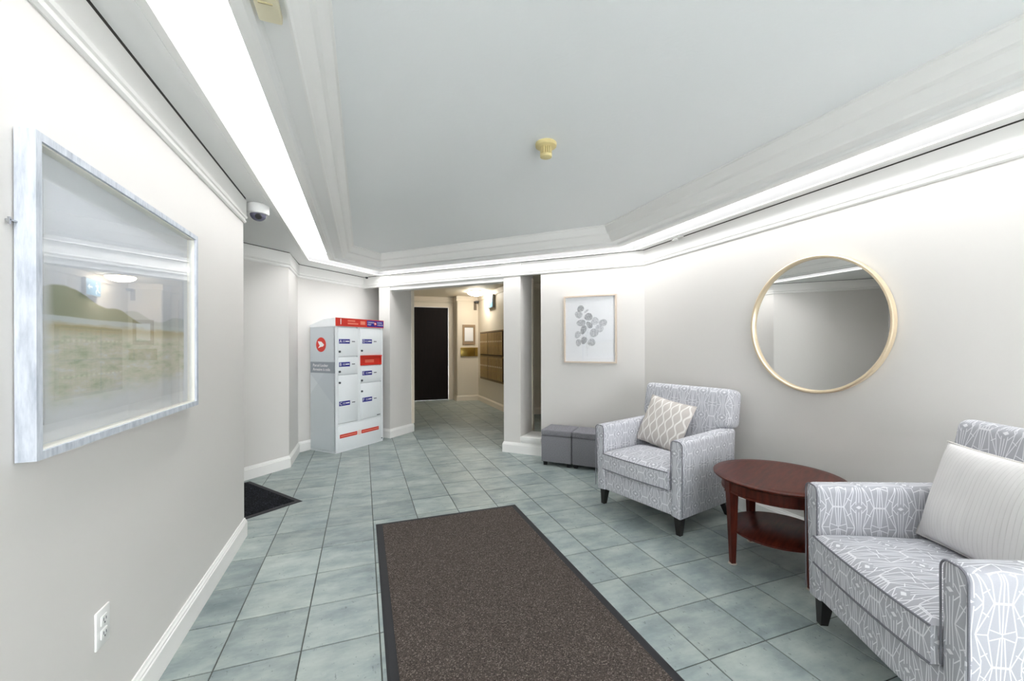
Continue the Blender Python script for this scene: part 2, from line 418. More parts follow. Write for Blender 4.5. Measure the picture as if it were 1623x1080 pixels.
# walls
struct(MB().prism([(XL, YB), (XL, 3.27), (-2.7, 3.27), (-2.7, 3.12), (XL-.15, 3.12), (XL-.15, YB)], 0, TOP).build('wall_left', WALL))
struct(MB().prism([(XR, YB), (XR+.15, YB), (XR+.15, 3.80), (XR, 6.42-XR)], 0, TOP).build('wall_right', WALL))
k = 1/R2
def onrec(t): return (-.75-t*k, 4.98-t*k)       # along the diagonal recess wall, t metres from its corner
def rec_quad(t0, t1, dep=.12): a, b = onrec(t0), onrec(t1); return [a, b, (b[0]-dep*k, b[1]+dep*k), (a[0]-dep*k, a[1]+dep*k)]
mb = MB().prism(rec_quad(0, 1.56), 0, TOP).prism(rec_quad(2.36, 2.55), 0, TOP).prism(rec_quad(1.56, 2.36), 2.06, TOP)
struct(mb.build('wall_alcove', WALL))
struct(MB().prism([(-.75, 4.98), (-.75, 5.635), (.50, 6.885), (.40, 6.985), (-.87, 5.69), (-.87, 5.06)], 0, TOP).build('wall_rear_left', WALL))
mb = MB(); ab_prism(mb, -1.743, A_CORNER+.25, BW, BW+.13, 0, TOP); struct(mb.build('wall_back', WALL))
mb = MB(); ab_prism(mb, -4.515, -1.743, BW, BW+.16, 2.175, TOP); struct(mb.build('wall_header', WALL))
mb = MB(); ab_prism(mb, -4.03, -2.233, BW+.012, BW+.16, 2.10, 2.175); struct(mb.build('trim_1', TRIM))
mb = MB(); ab_prism(mb, -4.23, -4.03, BW, BW+.514, 0, TOP); ab_prism(mb, -4.56, -4.23, BW+.45, BW+.52, 0, TOP); struct(mb.build('wall_pier_left', WALL))
mb = MB(); ab_prism(mb, -2.233, -2.008, BW, BW+.406, 0, TOP); struct(mb.build('wall_pier_right', WALL))
mb = MB(); ab_prism(mb, -2.008, -1.743, BW+.004, BW+.36, 0, .165); struct(mb.build('wall_sill', TRIM))
mb = MB(); ab_prism(mb, -2.008, -1.743, BW-.018, BW+.36, .165, .205); struct(mb.build('trim_2', TRIM))
# trim down the room-side edges of the piers, at their far ends
mb = MB(); ab_prism(mb, -4.03, -4.022, BW+.47, BW+.53, .125, 2.17); struct(mb.build('trim_3', HALLTRIM))
mb = MB(); ab_prism(mb, -2.008, -2.0, BW+.365, BW+.415, .205, 2.17); struct(mb.build('trim_4', HALLTRIM))
# the hall beyond
struct(MB().box(.60, .73, 6.45, 10.05, 0, TOP).build('wall_hall_left', HALL))
mb = MB().box(.60, 1.02, 9.95, 10.1, 0, TOP).box(1.97, 2.30, 9.95, 10.1, 0, TOP).box(1.02, 1.97, 9.95, 10.1, 2.245, TOP); struct(mb.build('wall_hall_far', HALL))
struct(MB().prism([(2.10, 9.95), (2.10, 9.62), (2.12, 9.60), (2.62, 9.60), (2.62, 9.95)], 0, TOP).build('wall_hall_notice', HALL))
struct(MB().box(2.62, 2.74, 7.2, 9.95, 0, TOP).build('wall_hall_right', HALL))
struct(MB().box(2.74, 4.6, 7.2, 7.32, 0, TOP).build('wall_hall_side', HALL))
struct(MB().box(4.6, 4.72, 1.9, 7.32, 0, TOP).build('wall_hall_end', HALL))
struct(MB().box(2.96, 4.72, 1.8, 1.9, 0, TOP).build('wall_hall_near', HALL))
struct(MB().box(.0, 4.7, 1.9, 10.1, 2.50, 2.53).build('ceiling_hall', paint('hall_ceiling_paint', (236, 228, 212))))
# entrance wall behind the camera, with its glazed opening
mb = MB().box(XL-.15, -.25, YB-.15, YB, 0, TOP).box(2.25, XR+.15, YB-.15, YB, 0, TOP).box(-.25, 2.25, YB-.15, YB, 2.12, TOP); struct(mb.build('wall_entrance', WALL))
wf = MB()
for x in (-.25, .55, 1.39, 2.19): wf.box(x, x+.06, YB-.10, YB-.04, 0, 2.12)
wf.box(-.19, 2.19, YB-.10, YB-.04, 0, .10).box(-.19, 2.19, YB-.10, YB-.04, 2.06, 2.12)
wfo = struct(wf.build('window_1', TRIM)); MB().box(-.19, 2.19, YB-.073, YB-.067, .10, 2.06).build('pane', WGLASS, wfo)

# ceiling: textured tray, soffit ring, crown
def ring_pts(d):
    t = 5.895-R2*d; s = 6.33-R2*d; xl = -.59+d; xr = 2.695-d
    return [(xl, YB), (xl, xl+t), ((s-t)/2, (s+t)/2), (xr, s-xr), (xr, YB)]
def ring(mb, prof):
    rows = [[(x, y, z) for x, y in ring_pts(d)] for d, z in prof]
    vs = [p for r in rows for p in r]; n = 5
    return mb.add(vs, [(i*n+j, i*n+j+1, (i+1)*n+j+1, (i+1)*n+j) for i in range(len(prof)-1) for j in range(n-1)])
ceil = struct(MB().add([(x, y, Z0+.16) for x, y in ring_pts(.47)], [(4, 3, 2, 1, 0)]).build('ceiling', CEIL, recalc=False))
for p in ceil.data.polygons:
    if p.normal.z > 0: ceil.data.flip_normals(); break
i0 = .022
op = ring_pts(-.012)
left_poly = [(XL+i0, YB), (XL+i0, 3.27+i0), (-2.44, 3.30), (-.75+i0*.414, 4.98-i0), (-.75+i0, 5.635-i0*.414), (.0175, 6.4025-i0*R2), op[2], op[1], op[0]]
right_poly = [(.0175, 6.4025-i0*R2), (XR-i0, 6.42-XR-i0*.414), (XR-i0, YB), op[4], op[3], op[2]]
sof = struct(MB().prism(left_poly, Z0, Z0+.03).prism(right_poly, Z0, Z0+.03).build('soffit', SOFF, ceil))
struct(ring(MB(), [(.270, Z0), (.280, Z0+.004), (.286, Z0+.014), (.296, Z0+.020), (.372, Z0+.020)]).build('inner_soffit', SOFF, ceil))
struct(ring(MB(), [(.372, Z0+.020), (.372, Z0+.012), (.380, Z0+.012), (.386, Z0+.022), (.405, Z0+.040), (.422, Z0+.066), (.432, Z0+.080), (.440, Z0+.083),
                   (.452, Z0+.090), (.470, Z0+.118), (.484, Z0+.146), (.494, Z0+.150), (.494, Z0+.162)]).build('crown_moulding', TRIM, ceil))
struct(MB().box(-3.0, 5.0, YB-.3, 10.4, TOP+.02, TOP+.08).build('sky_block_slab', SOFF))  # unseen slab added to keep sky light out of the ceiling void

# frieze and picture rail, baseboards
FRZ = [(0, 2.150), (.006, 2.150), (.014, 2.158), (.016, 2.168), (.010, 2.172), (.010, 2.180), (.018, 2.184), (.022, 2.196), (.016, 2.204), (.016, 2.308), (0, 2.308)]
BSB = [(0, 0), (.016, 0), (.016, .098), (.012, .103), (.012, .110), (.007, .117), (.005, .127), (0, .128)]
frun_left = [(XL, YB), (XL, 3.27), (-2.3, 3.27)]
frun_main = [onrec(2.42), (-.75, 4.98), (-.75, 5.635), (.0175, 6.4025), (XR, 6.42-XR), (XR, YB)]
struct(MB().sweep(frun_left, FRZ).build('trim_5', TRIM)); struct(MB().sweep(frun_main, FRZ).build('trim_6', TRIM))
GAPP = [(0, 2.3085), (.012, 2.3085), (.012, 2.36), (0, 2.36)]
struct(MB().sweep(frun_left, GAPP).build('gap_shade_left', DARKGAP)); struct(MB().sweep(frun_main, GAPP).build('gap_shade_main', DARKGAP))  # dark strips paint the shade of the gap above the frieze
struct(MB().sweep([(XL, YB), (XL, 3.27), (-2.3, 3.27)], BSB).build('baseboard_left', TRIM))
struct(MB().sweep([onrec(1.45), (-.75, 4.98), (-.75, 5.635), (.19, 6.575)], BSB).build('baseboard_rear_left', TRIM))
struct(MB().sweep([AB(-4.23, BW+.44), AB(-4.23, BW), AB(-4.03, BW), AB(-4.03, BW+.514)], BSB).build('baseboard_pier_left', TRIM))
struct(MB().sweep([AB(-2.233, BW+.406), AB(-2.233, BW), AB(-2.008, BW), AB(-1.743, BW)], BSB).build('baseboard_pier_right', TRIM))
struct(MB().sweep([AB(-1.742, BW), (XR, 6.42-XR), (XR, YB)], BSB).build('baseboard_right', TRIM))
struct(MB().sweep([(2.07+.03, 9.95), (2.10, 9.60), (2.62, 9.60), (2.62, 7.2), (4.5, 7.2)], BSB).build('baseboard_hall', HALLTRIM))
HFR = [(0, 2.38), (.012, 2.38), (.016, 2.40), (.010, 2.41), (.012, 2.49), (0, 2.49)]
struct(MB().sweep([(.73, 9.95), (2.10, 9.95), (2.10, 9.60), (2.62, 9.60), (2.62, 7.2), (4.5, 7.2)], HFR).build('trim_9', HALLTRIM))
# capitals on the two piers
cap = [(0, 2.165), (.014, 2.165), (.018, 2.185), (.020, 2.215), (.026, 2.235), (.026, 2.309), (0, 2.309)]
struct(MB().sweep([AB(-4.23, BW+.2), AB(-4.23, BW), AB(-4.03, BW), AB(-4.03, BW+.05)], cap).build('trim_10', TRIM))
struct(MB().sweep([AB(-2.233, BW+.05), AB(-2.233, BW), AB(-2.008, BW), AB(-2.008, BW+.05)], cap).build('trim_11', TRIM))
# the alcove door with its casing
d1 = struct(MB().prism([onrec(1.57), onrec(2.35), (onrec(2.35)[0]-.05*k, onrec(2.35)[1]+.05*k), (onrec(1.57)[0]-.05*k, onrec(1.57)[1]+.05*k)], .006, 2.05).build('door_1', DOORB))
d1.data.transform(Matrix.Translation((-.04*k, .04*k, 0)))
def rec_box(mb, t0, t1, o0, o1, z0, z1):
    q = []
    for t, o in ((t0, o0), (t1, o0), (t1, o1), (t0, o1)): x, y = onrec(t); q.append((x+o*k, y-o*k))
    return mb.prism(q, z0, z1)
for t0, t1 in ((1.65, 1.92), (2.0, 2.27)):
    for z0, z1 in ((.2, .75), (.9, 1.45), (1.57, 1.9)):
        mb = MB(); rec_box(mb, t0, t1, -.042, -.028, z0, z1); rec_box(mb, t0+.04, t1-.04, -.030, -.022, z0+.04, z1-.04); mb.build('panel', DOORB, d1)
mb = MB().lathe([(.012, 0), (.012, .04), (.026, .05), (.026, .07), (.012, .075)], 16, Matrix.Translation((onrec(1.63)[0]-.04*k, onrec(1.63)[1]+.04*k, 1.0)) @ Matrix.Rotation(-math.pi/4, 4, 'Z') @ Matrix.Rotation(math.pi/2, 4, 'X'))
mb.build('door_knob', BRASS, d1, smooth=40)
mb = MB()
for t0, t1 in ((1.46, 1.56), (2.36, 2.42)): rec_box(mb, t0, t1, 0, .018, 0, 2.14)
rec_box(mb, 1.56, 2.36, 0, .018, 2.055, 2.14); struct(mb.build('trim_12', TRIM))
# the dark hall door
d2 = struct(MB().box(1.03, 1.96, 9.97, 10.02, .006, 2.24).build('door_2', DOORM))
mb = MB().lathe([(.012, 0), (.012, .04), (.027, .05), (.027, .07), (.012, .075)], 16, Matrix.Translation((1.10, 9.97, 1.02)) @ Matrix.Rotation(math.pi/2, 4, 'X')); mb.build('door_knob', BRASSD, d2, smooth=40)
mb = MB().box(.92, 1.02, 9.93, 9.95, 0, 2.345).box(1.97, 2.07, 9.93, 9.95, 0, 2.345).box(1.02, 1.97, 9.93, 9.95, 2.245, 2.345); struct(mb.build('trim_13', HALLTRIM))

# ------------------------------------------------------------------ the long ceiling light
cl = thing('ceiling_strip_light', 'bright white continuous light strip framed in the soffit around the tray ceiling', 'ceiling light', (0, 0, 0))
ring(MB(), [(-.030, Z0+.001), (-.030, Z0-.004), (0, Z0-.004), (0, Z0+.004)]).build('outer_frame', TRIM, cl)
BAFFLE = plain('grazing_light_baffle', (128, 128, 128), .7)  # cavity walls greyed and deepened to cut light grazing the wall tops
ring(MB(), [(-.0005, Z0+.003), (-.0005, Z0+.130)]).build('housing', BAFFLE, cl)
ring(MB(), [(.2225, Z0+.130), (.2225, Z0+.003)]).build('housing', BAFFLE, cl)
MB().box(-.648, -.62, YB, 5.28, Z0-.008, Z0+.0).build('frame_strip', SOFF, cl)
ring(MB(), [(.222, Z0+.004), (.222, Z0-.004), (.262, Z0-.004), (.270, Z0)]).build('inner_frame', TRIM, cl)
o_, i_ = ring_pts(-.004), ring_pts(.226)
for j in range(4):
    z = Z0+.124; q = [o_[j], o_[j+1], i_[j+1], i_[j]]
    MB().add([(x, y, z) for x, y in q]+[(x, y, z+.01) for x, y in q], [(0, 1, 2, 3), (7, 6, 5, 4), (0, 1, 5, 4), (1, 2, 6, 5), (2, 3, 7, 6), (3, 0, 4, 7)]).build('diffuser', STRIPM, cl)

# ------------------------------------------------------------------ small ceiling and wall fittings
CREAMY = plain('yellowed_plastic', (224, 208, 152), .5)
t = thing('smoke_detector', 'small yellowed round detector in the middle of the textured ceiling', 'smoke detector', (1.0, 2.165, Z0+.16))
MB().lathe([(.060, 0), (.062, -.006), (.060, -.020), (.050, -.026)], 40).build('base', CREAMY, t, smooth=40)
mb = MB().lathe([(.018, -.024), (.018, -.070)], 20)
mb.build('core', plain('old_cream', (214, 198, 140), .6), t, smooth=40)
mb = MB()
for q in range(16):
    mb.box(.027, .034, -.0032, .0032, -.066, -.024, Matrix.Rotation(q*math.pi/8, 4, 'Z'))
tag(mb.build('fin', CREAMY, t), kind='stuff')
MB().lathe([(.034, -.066), (.035, -.072), (.033, -.080), (.028, -.082)], 32).build('cap', CREAMY, t, smooth=40)

t = thing('alarm_box', 'cream plastic alarm box on the inner soffit beside the left light strip', 'alarm', (-.262, 1.34, Z0+.02))
MB().rbox(-.036, .030, -.13, .115, -.028, 0, .006, 2).build('housing', CREAM, t, smooth=40)
MB().box(-.022, .016, .03, .034, -.032, -.027).build('slot', plain('alarm_shade', (178, 168, 130), .6), t)

t = thing('security_camera', 'white dome security camera on the soffit at the end of the left wall', 'security camera', (-.700, 3.372, Z0))
MB().lathe([(.064, 0), (.070, -.004), (.070, -.058), (.064, -.068), (.050, -.070)], 40).build('housing', WHITEP, t, smooth=40)
MB().lathe([(.052, -.066)]+[(.052*math.cos(a*math.pi/16), -.068-.048*math.sin(a*math.pi/16)) for a in range(1, 8)], 32).build('dome', plain('smoked_dome', (104, 104, 124), .12), t, smooth=60)
mb = MB().lathe([(.020, 0), (.022, .012), (.016, .020)], 20, Matrix.Translation((.010, -.032, -.088)) @ Matrix.Rotation(math.radians(115), 4, 'X')); mb.build('lens', BLACKP, t, smooth=40)

t = thing('dome_sensor', 'tiny black sensor under the soffit above the parcel locker', 'sensor', (.055, 6.27, Z0))
MB().lathe([(.022, 0), (.024, -.010), (.020, -.014)], 20).build('base', WHITEP, t, smooth=40)
MB().lathe([(.020, -.014), (.018, -.028), (.010, -.036)], 20).build('bulb', BLACKP, t, smooth=50)

t = thing('sprinkler_head', 'small white sprinkler fitting in the shadow gap above the right wall', 'sprinkler', (2.755, 3.09, Z0))
MB().rbox(-.035, .035, -.07, .07, -.010, 0, .004, 2).build('plate', WHITEP, t, smooth=40)
MB().lathe([(.018, -.010), (.018, -.024), (.030, -.026), (.030, -.030)], 20).build('deflector', WHITEP, t, smooth=40)

t = thing('power_outlet', 'white duplex power outlet low on the left wall', 'outlet', (XL, 1.636, .432))
MB().rbox(0, .007, -.036, .036, -.058, .058, .003, 2).build('cover_plate', WHITEP, t, smooth=40)
for z in (-.021, .021):
    so = MB().rbox(.005, .010, -.017, .017, z-.015, z+.015, .003, 2).build('socket', WHITEP, t, smooth=40)
    MB().box(.0095, .0106, -.008, -.0055, z-.002, z+.008).box(.0095, .0106, .0055, .008, z-.002, z+.006).box(.0095, .0106, -.002, .002, z-.011, z-.006).build('slot', INK, so)

# ------------------------------------------------------------------ the large framed landscape
t = thing('framed_landscape', 'large landscape watercolour behind glass in a whitewashed wooden shadow box frame on the left wall', 'picture', (XL, 1.805, 1.424))
hw, hh, dp = .508, .394, .042
def frame_ring(mb, hw, hh, wd, x0, x1):
    o = [(-hw, -hh), (hw, -hh), (hw, hh), (-hw, hh)]; i = [(-hw+wd, -hh+wd), (hw-wd, -hh+wd), (hw-wd, hh-wd), (-hw+wd, hh-wd)]
    vs = [(x, y, z) for x in (x0, x1) for q in (o, i) for y, z in q]
    fs = []
    for a in range(4):
        b = (a+1) % 4
        fs += [(a, b, 8+b, 8+a), (4+a, 12+a, 12+b, 4+b), (8+a, 8+b, 12+b, 12+a), (a, 4+a, 4+b, b)]
    return mb.add(vs, fs)
frame_ring(MB(), hw, hh, .020, .003, dp).build('frame', WEATH, t)
frame_ring(MB(), hw-.018, hh-.018, .006, .003, dp-.008).build('fillet', plain('cream_fillet', (240, 238, 228), .5), t)
MB().box(.004, .008, -hw+.02, hw-.02, -hh+.02, hh-.02).build('backing_board', MATB, t)
pr = MB().box(.0085, .0125, -.430, .430, -.320, .300).build('paper', LAND, t)
ul = pr.data.uv_layers.new(name='UVMap')
for p in pr.data.polygons:
    for li in p.loop_indices:
        c = pr.data.vertices[pr.data.loops[li].vertex_index].co; ul.data[li].uv = ((c.y+.43)/.86, (c.z+.32)/.62)
MB().box(.027, .029, -hw+.019, hw-.019, -hh+.019, hh-.019).build('glass', GLASS, t)
MB().box(.001, .010, -hw-.022, -hw, .168, .172).box(.006, .010, -hw-.024, -hw-.019, .160, .176).build('hanger', CHROME, t)

# ------------------------------------------------------------------ leaf print on the back wall
ca, cz = (2.35-3.98)/R2, 1.487
M = Matrix.Translation((AB(ca, BW)[0], AB(ca, BW)[1], cz)) @ Matrix.Rotation(-math.pi/4, 4, 'Z')   # local x along the wall, -y into the room
t = thing('framed_leaf_print', 'grey leaf sprig print in a pale wooden frame between the pier and the armchair', 'picture', M=M)
hw, hh = .297, .378
mb = MB()
for q in (mb.box(-hw, -hw+.016, -.035, -.002, -hh, hh), mb.box(hw-.016, hw, -.035, -.002, -hh, hh), mb.box(-hw+.016, hw-.016, -.035, -.002, hh-.016, hh), mb.box(-hw+.016, hw-.016, -.035, -.002, -hh, -hh+.016)): pass
mb.build('frame', OAK, t)
MB().box(-hw+.016, hw-.016, -.014, -.010, -hh+.016, hh-.016).build('paper', PAPER, t)
# leaves measured from the print: x and z in units of the opening
leaves = [(.31, .18, .052, .042, 40, 1), (.43, .22, .040, .014, 40, 2), (.27, .27, .056, .046, -30, 0), (.47, .31, .058, .050, 20, 1), (.32, .40, .066, .044, 5, 0), (.49, .435, .056, .034, -50, 1),
          (.60, .38, .058, .050, 40, 2), (.76, .405, .058, .044, 10, 0), (.37, .51, .066, .038, 70, 1), (.58, .56, .062, .056, 50, 0), (.69, .49, .058, .050, -45, 2), (.25, .585, .054, .040, 60, 2),
          (.27, .71, .052, .038, 80, 0), (.38, .675, .054, .040, 70, 1), (.53, .705, .056, .048, 20, 0)]
W_, H_ = 2*hw-.032, 2*hh-.032
st = MB(); base = (-W_/2+.455*W_, H_/2-.93*H_)
for x, z, a, b, ang, mi in leaves:
    cx_, cz_ = -W_/2+x*W_, H_/2-z*H_; n_ = 18; ar = math.radians(ang); vs = []
    for yy in (-.0145, -.0139):
        for q in range(n_):
            th = 2*math.pi*q/n_; u_, v_ = a*.80*math.cos(th), b*.84*math.sin(th)*(1+.18*math.cos(th))
            vs.append((cx_+u_*math.cos(ar)-v_*math.sin(ar), yy, cz_+u_*math.sin(ar)+v_*math.cos(ar)))
    MB().add(vs, [tuple(range(n_)), tuple(range(n_, 2*n_))[::-1]]+[(q, (q+1) % n_, n_+(q+1) % n_, n_+q) for q in range(n_)]).build('leaf', LEAFM[mi], t)
    j = min(.80, max(.5, z+.16)); mid = (base[0]+.01*(1-j), H_/2-j*H_)
    if z > .12 and z < .75: st.tube([(mid[0], -.0142, mid[1]), (cx_, -.0142, cz_)], .0007, 4)
st.tube([(base[0], -.0142, base[1]), (base[0]-.012, -.0142, -.10), (base[0]+.004, -.0142, .05)], .0013, 4)
st.build('stem', LEAFM[2], t)
MB().box(-hw+.017, hw-.017, -.0235, -.0215, -hh+.017, hh-.017).build('glass', GLASS, t)

# ------------------------------------------------------------------ round mirror on the right wall
M = Matrix.Translation((XR, 1.868, 1.436)) @ Matrix.Rotation(math.radians(-.55), 4, 'Z') @ Matrix.Rotation(-math.pi/2, 4, 'Y')     # local z points into the room
t = thing('round_mirror', 'large round mirror with a thin gold rim on the right wall', 'mirror', M=M)
prof = [(.432, .004), (.432, .030), (.436, .036), (.446, .038), (.4525, .034), (.4525, .004), (.432, .004)]
MB().lathe(prof, 96, caps=False).build('rim', GOLD, t, smooth=40)
mm = NT('mirror_silver'); mm.base((.95, .95, .945, 1), .0, 1.0)
MB().lathe([(.434, .008), (.434, .014)], 96).build('mirror_glass', mm.m, t)

# ------------------------------------------------------------------ parcel locker
lx, ly = -.314, 5.399; la = math.atan2(5.927-ly, .257-lx)
t = thing('parcel_locker', 'tall grey steel parcel locker with six doors and a red top banner', 'locker', (lx, ly, 0), la)
LW, LD = .778, .455
MB().box(.012, LW-.012, .020, LD, .015, 1.545).box(0, LW, .004, LD, 0, .03).build('body', LOCK, t)
MB().box(0, .012, .004, LD, .012, 1.545).build('side_panel', LOCKS, t)
MB().box(LW-.012, LW, .004, LD, .012, 1.545).build('side_panel', LOCKS, t)
mb = MB().box(0, .036, .0, .022, .02, 1.545).box(LW-.036, LW, 0, .022, .02, 1.545).box(.340, .384, .002, .022, .33, 1.545).box(.036, LW-.036, .002, .022, .325, .352); mb.build('front_frame', LOCK, t)
MB().add([(-.004, -.006, 1.545), (LW+.004, -.006, 1.545), (LW+.004, LD, 1.545), (-.004, LD, 1.545), (-.004, -.006, 1.652), (LW+.004, -.006, 1.652), (LW+.004, LD*.45, 1.640), (-.004, LD*.45, 1.640), (LW+.004, LD, 1.572), (-.004, LD, 1.572)],
         [(0, 3, 2, 1), (0, 1, 5, 4), (4, 5, 6, 7), (7, 6, 8, 9), (9, 8, 2, 3), (0, 4, 7, 9, 3), (1, 2, 8, 6, 5)]).build('top_cover', LOCK, t)
def F(x, z, y): return Matrix.Translation((x, y, z)) @ Matrix.Rotation(math.pi/2, 4, 'X')
bn = MB().box(-.002, LW+.004, -.014, -.006, 1.552, 1.654).build('banner', RED, t)
text_mb('1', .100, F(.045, 1.604, -.0145)).build('number', WHITE, bn)
MB().box(.175, .290, -.0148, -.014, 1.615, 1.632).build('lettering', REDL, bn); MB().box(.175, .340, -.0148, -.014, 1.580, 1.597).build('lettering', REDL, bn)
MB().box(.375, .455, -.0150, -.014, 1.582, 1.628).build('sticker', REDL, bn)
MB().box(.485, LW-.004, -.0152, -.014, 1.562, 1.644).build('blue_panel', NAVY, bn)
for w_, x_, z_ in (('CANADA', .496, 1.617), ('POST', .496, 1.588), ('POSTES', .662, 1.617), ('CANADA', .662, 1.588)): text_mb(w_, .026, F(x_, z_, -.0155)).build('lettering', WHITE, bn)
def disc(mb, x, z, r, y0, y1, n=28):
    return mb.lathe([(r, 0), (r, y0-y1)], n, F(x, z, y0))
em = disc(MB(), .628, 1.603, .024, -.0152, -.0158).build('emblem', RED, bn)
def bird(mb, cx_, cz_, s, y0, y1, M=None):
    """the swept wing mark: a broad arrow with a notched tail"""
    pts = [(-1.0, .75), (.15, .62), (.62, .28), (1.0, -.05), (.55, -.42), (.05, -.45), (-.95, -.75), (-.35, -.15), (-.62, .05)]
    n_ = len(pts); vs = [(cx_+x*s, y, cz_+z*s) for y in (y0, y1) for x, z in pts]
    return mb.add(vs, [tuple(range(n_)), tuple(range(n_, 2*n_))[::-1]]+[(i, (i+1) % n_, n_+(i+1) % n_, n_+i) for i in range(n_)], M)
bird(MB(), .628, 1.603, .016, -.0162, -.0157).build('emblem', WHITE, bn)
doors = [('A', .040, .338, 1.178, 1.535, 1.365, 1.238), ('B', .040, .338, .958, 1.168, 1.080, .992), ('C', .040, .338, .356, .948, .598, .857),
         ('D', .386, .738, 1.186, 1.535, 1.368, 1.246), ('E', .386, .738, .832, 1.048, .952, .860), ('F', .386, .738, .356, .822, .605, .720)]
for L, x0, x1, z0, z1, zl, zk in doors:
    d = MB().rbox(x0, x1, -.004, .020, z0, z1, .003, 2).build('door', LOCK, t, smooth=40)
    xs = x0+.010 if L in 'ABC' else x0+.028
    MB().box(xs, xs+.165, -.0048, -.004, zl-.028, zl+.028).build('label', NAVY, d)
    mb = MB(); text_mb(L, .052, F(xs+.008, zl, -.0052), mbo=mb); mb.box(xs+.055, xs+.095, -.0054, -.0048, zl+.005, zl+.009).box(xs+.055, xs+.095, -.0054, -.0048, zl-.009, zl-.005)
    mb.box(xs+.100, xs+.155, -.0054, -.0048, zl-.006, zl+.008); mb.build('lettering', WHITE, d)
    MB().box(xs+.195, xs+.245, -.0046, -.004, zl-.006, zl+.004).build('sticker', INK, d)
    MB().lathe([(.013, 0), (.013, .012), (.006, .014)], 16, F(x0+.016, zk, -.004)).build('lock', INK, d, smooth=40)
    if L == 'F': MB().box(x1-.075, x1-.012, -.0046, -.004, .372, .382).build('plate', INK, d)
rs = MB().box(.384, .744, -.020, .020, 1.168, 1.184).box(.384, .398, -.012, .020, 1.056, 1.168).box(.730, .744, -.012, .020, 1.056, 1.168).box(.398, .730, -.012, .020, 1.056, 1.068).box(.398, .730, .006, .020, 1.068, 1.168).build('mail_slot', RED, t)
MB().box(.47, .62, .0045, .006, 1.112, 1.124).build('lettering', REDL, rs); MB().box(.47, .62, .0045, .006, 1.092, 1.104).build('lettering', REDL, rs)
kp = MB().rbox(.037, LW-.037, .000, .020, .030, .325, .003, 2).build('kick_panel', LOCK, t, smooth=40)
for x0, x1 in ((.062, .330), (.400, .700)):
    so = MB().box(x0, x1, -.0008, 0, .172, .218).build('stripe', RED, kp); MB().box(x0+.014, x1-.010, -.0014, -.0008, .189, .201).build('lettering', REDL, so)
disc(MB(), .365, .195, .032, 0, -.001).build('emblem', plain('pale_pink', (246, 214, 206), .5), kp)
MB().lathe([(.008, 0), (.008, .006)], 14, F(LW-.025, .045, 0)).build('lock', INK, t)
# emblem and lettering on the side (the left end faces local -x)
S_ = lambda y, z, x: Matrix.Translation((x, y, z)) @ Matrix.Rotation(-math.pi/2, 4, 'Z') @ Matrix.Rotation(math.pi/2, 4, 'X')
MB().lathe([(.090, 0), (.090, .001)], 40, S_(.255, 1.325, 0)).build('emblem', RED, t)
bird(MB(), 0, 0, .058, -.0018, -.0009, Matrix.Translation((0, .255, 1.325)) @ Matrix.Rotation(-math.pi/2, 4, 'Z')).build('emblem', WHITE, t)
bd = MB().box(-.001, 0, .006, LD-.004, .975, 1.112).build('band', BANDG, t)
for w_, y_, z_ in (('Parcel', .405, 1.068), ('Locker', .2674, 1.068), ('Armoire', .405, 1.017), ('\u00e0', .2158, 1.017), ('colis', .1798, 1.017)): text_mb(w_, .050, S_(y_, z_, -.0012)).build('lettering', WHITE, bd)

# ------------------------------------------------------------------ mats
def mat_thing(name, label, loc, rz, wx, wy, pile, bev):
    t = thing(name, label, 'mat', loc, rz)
    vs = []; e = .045
    for q, (g, z) in enumerate(((0, .001), (.012, .006), (e, .007), (e, .005))):
        vs += [(g, g, z), (wx-g, g, z), (wx-g, wy-g, z), (g, wy-g, z)]
    fs = [(q*4+i, q*4+(i+1) % 4, q*4+4+(i+1) % 4, q*4+4+i) for q in range(3) for i in range(4)]+[(0, 3, 2, 1)]
    MB().add(vs, fs).build('rubber_border', BLACKR, t)
    MB().rbox(e, wx-e, e, wy-e, .003, .010, .002, 2).build('carpet', pile, t)
    return t
mat_thing('entrance_mat', 'long brown carpet mat with a black rubber border across the tiles', (.085, .60, 0), 0, 1.083, 2.555, PILE, 0)
ang = math.radians(36.3)
mt = mat_thing('door_mat', 'black carpet mat whose corner shows past the left wall', (-.478, 3.845, 0), ang+math.pi/2, .93, .86, PILEB, 0)

# ------------------------------------------------------------------ armchairs
def tpoly_back(mb):
    """backrest: T shape, thick, rounded, tilted back"""
    b = bmesh.new()
    pts = [(-.300, .30), (.300, .30), (.300, .655), (.402, .675), (.398, .965), (-.398, .965), (-.402, .675), (-.300, .655)]
    f0 = [b.verts.new((x, -.085, z)) for x, z in pts]; f1 = [b.verts.new((x, .085, z)) for x, z in pts]; n = len(pts)
    b.faces.new(f0); b.faces.new(f1[::-1])
    for i in range(n): b.faces.new((f0[(i+1) % n], f0[i], f1[i], f1[(i+1) % n]))
    bmesh.ops.recalc_face_normals(b, faces=b.faces[:])
    bmesh.ops.bevel(b, geom=b.edges[:], offset=.045, segments=5, affect='EDGES', profile=.5, clamp_overlap=True)
    b.verts.index_update()
    M = Matrix.Translation((0, .620, .45)) @ Matrix.Rotation(math.radians(-10), 4, 'X') @ Matrix.Translation((0, 0, -.45))
    mb.add([v.co.copy() for v in b.verts], [tuple(v.index for v in f.verts) for f in b.faces], M); b.free(); return mb
